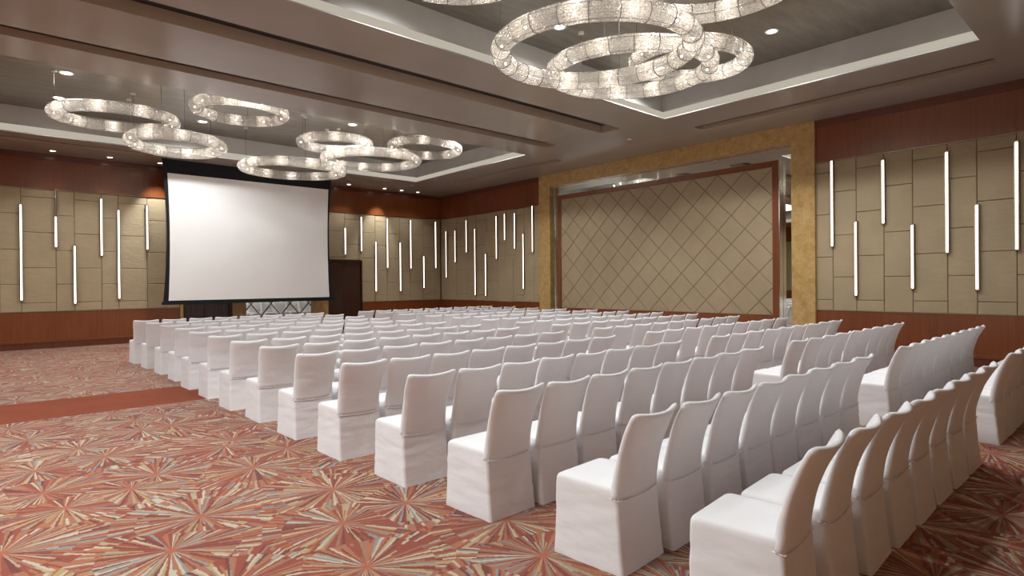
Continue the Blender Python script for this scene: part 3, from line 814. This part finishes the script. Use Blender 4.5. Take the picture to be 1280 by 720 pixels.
def back_mesh(seed):
    rn = random.Random(seed+50); bm = bmesh.new()
    NX = 16; NZ = 18
    def shape(u, t, side):        # u -1..1 across, t 0..1 up, side +1 front -1 rear
        z = .405+(.872-.405)*t
        hw = .2095-.012*math.sin(PI*min(1, t*1.3))+.010*t**1.5
        yr = -.200-.014*t-.118*t*t                      # rear face leans back towards the top
        th = (.062-.022*t)
        curve = -.040*(1-u*u)*(.10+.90*t)                # bows backward in the middle
        edge = (abs(u)**8)
        th2 = th*(1-.35*edge)
        x = u*hw
        y = yr+curve+(th/2)+side*th2/2
        z += .020*t*t*(abs(u)**2.0)-.009*(max(0, (abs(u)-.82)/.18)**2)*t**8 - .012*(1-t)**3*(1-u*u)
        y += .004*noise.noise(Vector((x*7, z*7+seed*3, side)))*(1 if side < 0 else .6)
        return (x, y, z)
    fr = [[bm.verts.new(shape(-1+2*i/NX, j/NZ, 1)) for i in range(NX+1)] for j in range(NZ+1)]
    re = [[bm.verts.new(shape(-1+2*i/NX, j/NZ, -1)) for i in range(NX+1)] for j in range(NZ+1)]
    for G in (fr, re):
        for j in range(NZ):
            for i in range(NX): bm.faces.new((G[j][i], G[j][i+1], G[j+1][i+1], G[j+1][i]))
    def strip(a, b2, push):
        mid = []
        for p, q in zip(a, b2):
            c = (p.co+q.co)/2+Vector(push); mid.append(bm.verts.new(c))
        for k in range(len(a)-1):
            bm.faces.new((a[k], a[k+1], mid[k+1], mid[k])); bm.faces.new((mid[k], mid[k+1], b2[k+1], b2[k]))
        return mid
    strip([r_[0] for r_ in fr], [r_[0] for r_ in re], (-.010, 0, 0))
    strip([r_[-1] for r_ in fr], [r_[-1] for r_ in re], (.010, 0, 0))
    strip(fr[-1], re[-1], (0, 0, .012))
    strip(fr[0], re[0], (0, 0, -.003))
    bmesh.ops.remove_doubles(bm, verts=bm.verts[:], dist=.0005)
    bmesh.ops.holes_fill(bm, edges=[e for e in bm.edges if e.is_boundary], sides=8)
    return bm
def hem_mesh(seed):
    bm = bmesh.new()
    def P(u):
        z = .403-.012*(1-u*u)
        y = -.2006-.040*(1-u*u)*.10-.001
        return Vector((u*.213, y, z))
    pts = [P(-1+2*i/14) for i in range(15)]
    pts = [Vector((-.2135, -.150, .41))]+pts+[Vector((.2135, -.150, .41))]
    for a, b2 in zip(pts, pts[1:]): bar(bm, a, b2, .0034, 6)
    return bm
protos = []
for s in range(6):
    e = bpy.data.objects.new('banquet_chair', None)
    a = bpy.data.meshes.new('seat_cover'); b_ = seat_mesh(s); bmesh.ops.recalc_face_normals(b_, faces=b_.faces[:]); b_.to_mesh(a); b_.free()
    c = bpy.data.meshes.new('backrest_cover'); b_ = back_mesh(s); bmesh.ops.recalc_face_normals(b_, faces=b_.faces[:]); b_.to_mesh(c); b_.free()
    h = bpy.data.meshes.new('hem_seam'); b_ = hem_mesh(s); bmesh.ops.recalc_face_normals(b_, faces=b_.faces[:]); b_.to_mesh(h); b_.free()
    for me in (a, c, h):
        me.materials.append(M['cloth'])
        for p in me.polygons: p.use_smooth = True
    oa = bpy.data.objects.new('seat_cover', a); oc = bpy.data.objects.new('backrest_cover', c); oh = bpy.data.objects.new('hem_seam', h)
    protos.append((e, oa, oc, oh))
FRONT = [1.56, 2.44, 3.47, 4.44, 5.44, 6.43, 7.44, 8.38, 9.42, 10.42, 11.45, 12.48, 13.5, 14.55]
L1 = [2.512, 2.49, 2.43, 2.37, 2.30, 2.27, 2.25, 2.20, 2.20, 2.18, 2.20, 2.18, 2.13, 2.08]
R1 = [6.38, 6.29, 6.22, 6.18, 6.16, 6.20, 6.25, 6.22, 6.22, 6.20, 6.20, 6.16, 6.14, 6.12]
L2 = [7.17, 7.12, 6.97, 6.88, 6.85, 6.90, 7.0, 7.02, 7.07, 7.10, 7.08, 7.02, 7.03, 7.05]
R2 = [11.40, 11.33, 11.25, 11.34, 11.43, 11.46, 11.57, 11.65, 11.72, 11.72, 11.66, 11.58, 11.6, 11.58]
for row in range(14):
    for blk, (x0, x1, n) in enumerate(((L1[row], R1[row], 8), (L2[row], R2[row], 9))):
        pitch = (x1-x0-.45)/(n-1)
        for k in range(n):
            pr = protos[R.randrange(6)]
            e = pr[0].copy(); C.objects.link(e)
            jx = R.uniform(-.0015, .0015) if 0 < k < n-1 else 0
            e.location = (x0+.225+k*pitch+jx, FRONT[row]-.245+R.uniform(-.012, .012), 0)
            yaw0 = (5.5, 3.2, 1.5)[row] if blk == 0 and row < 3 else 0
            e.rotation_euler = (0, 0, math.radians(yaw0*max(0, 1-k/5)+R.uniform(-.4, .4)))
            e['label'] = 'white cloth-covered chair, %s from left, %s row from the camera, %s block' % (ORD[k+1], ORD[row+1], ('left', 'right')[blk])
            e['category'] = 'chair'
            e['group'] = 'white covered chairs in the %s block' % ('left', 'right')[blk]
            for part in pr[1:]:
                c = part.copy(); C.objects.link(c); c.parent = e
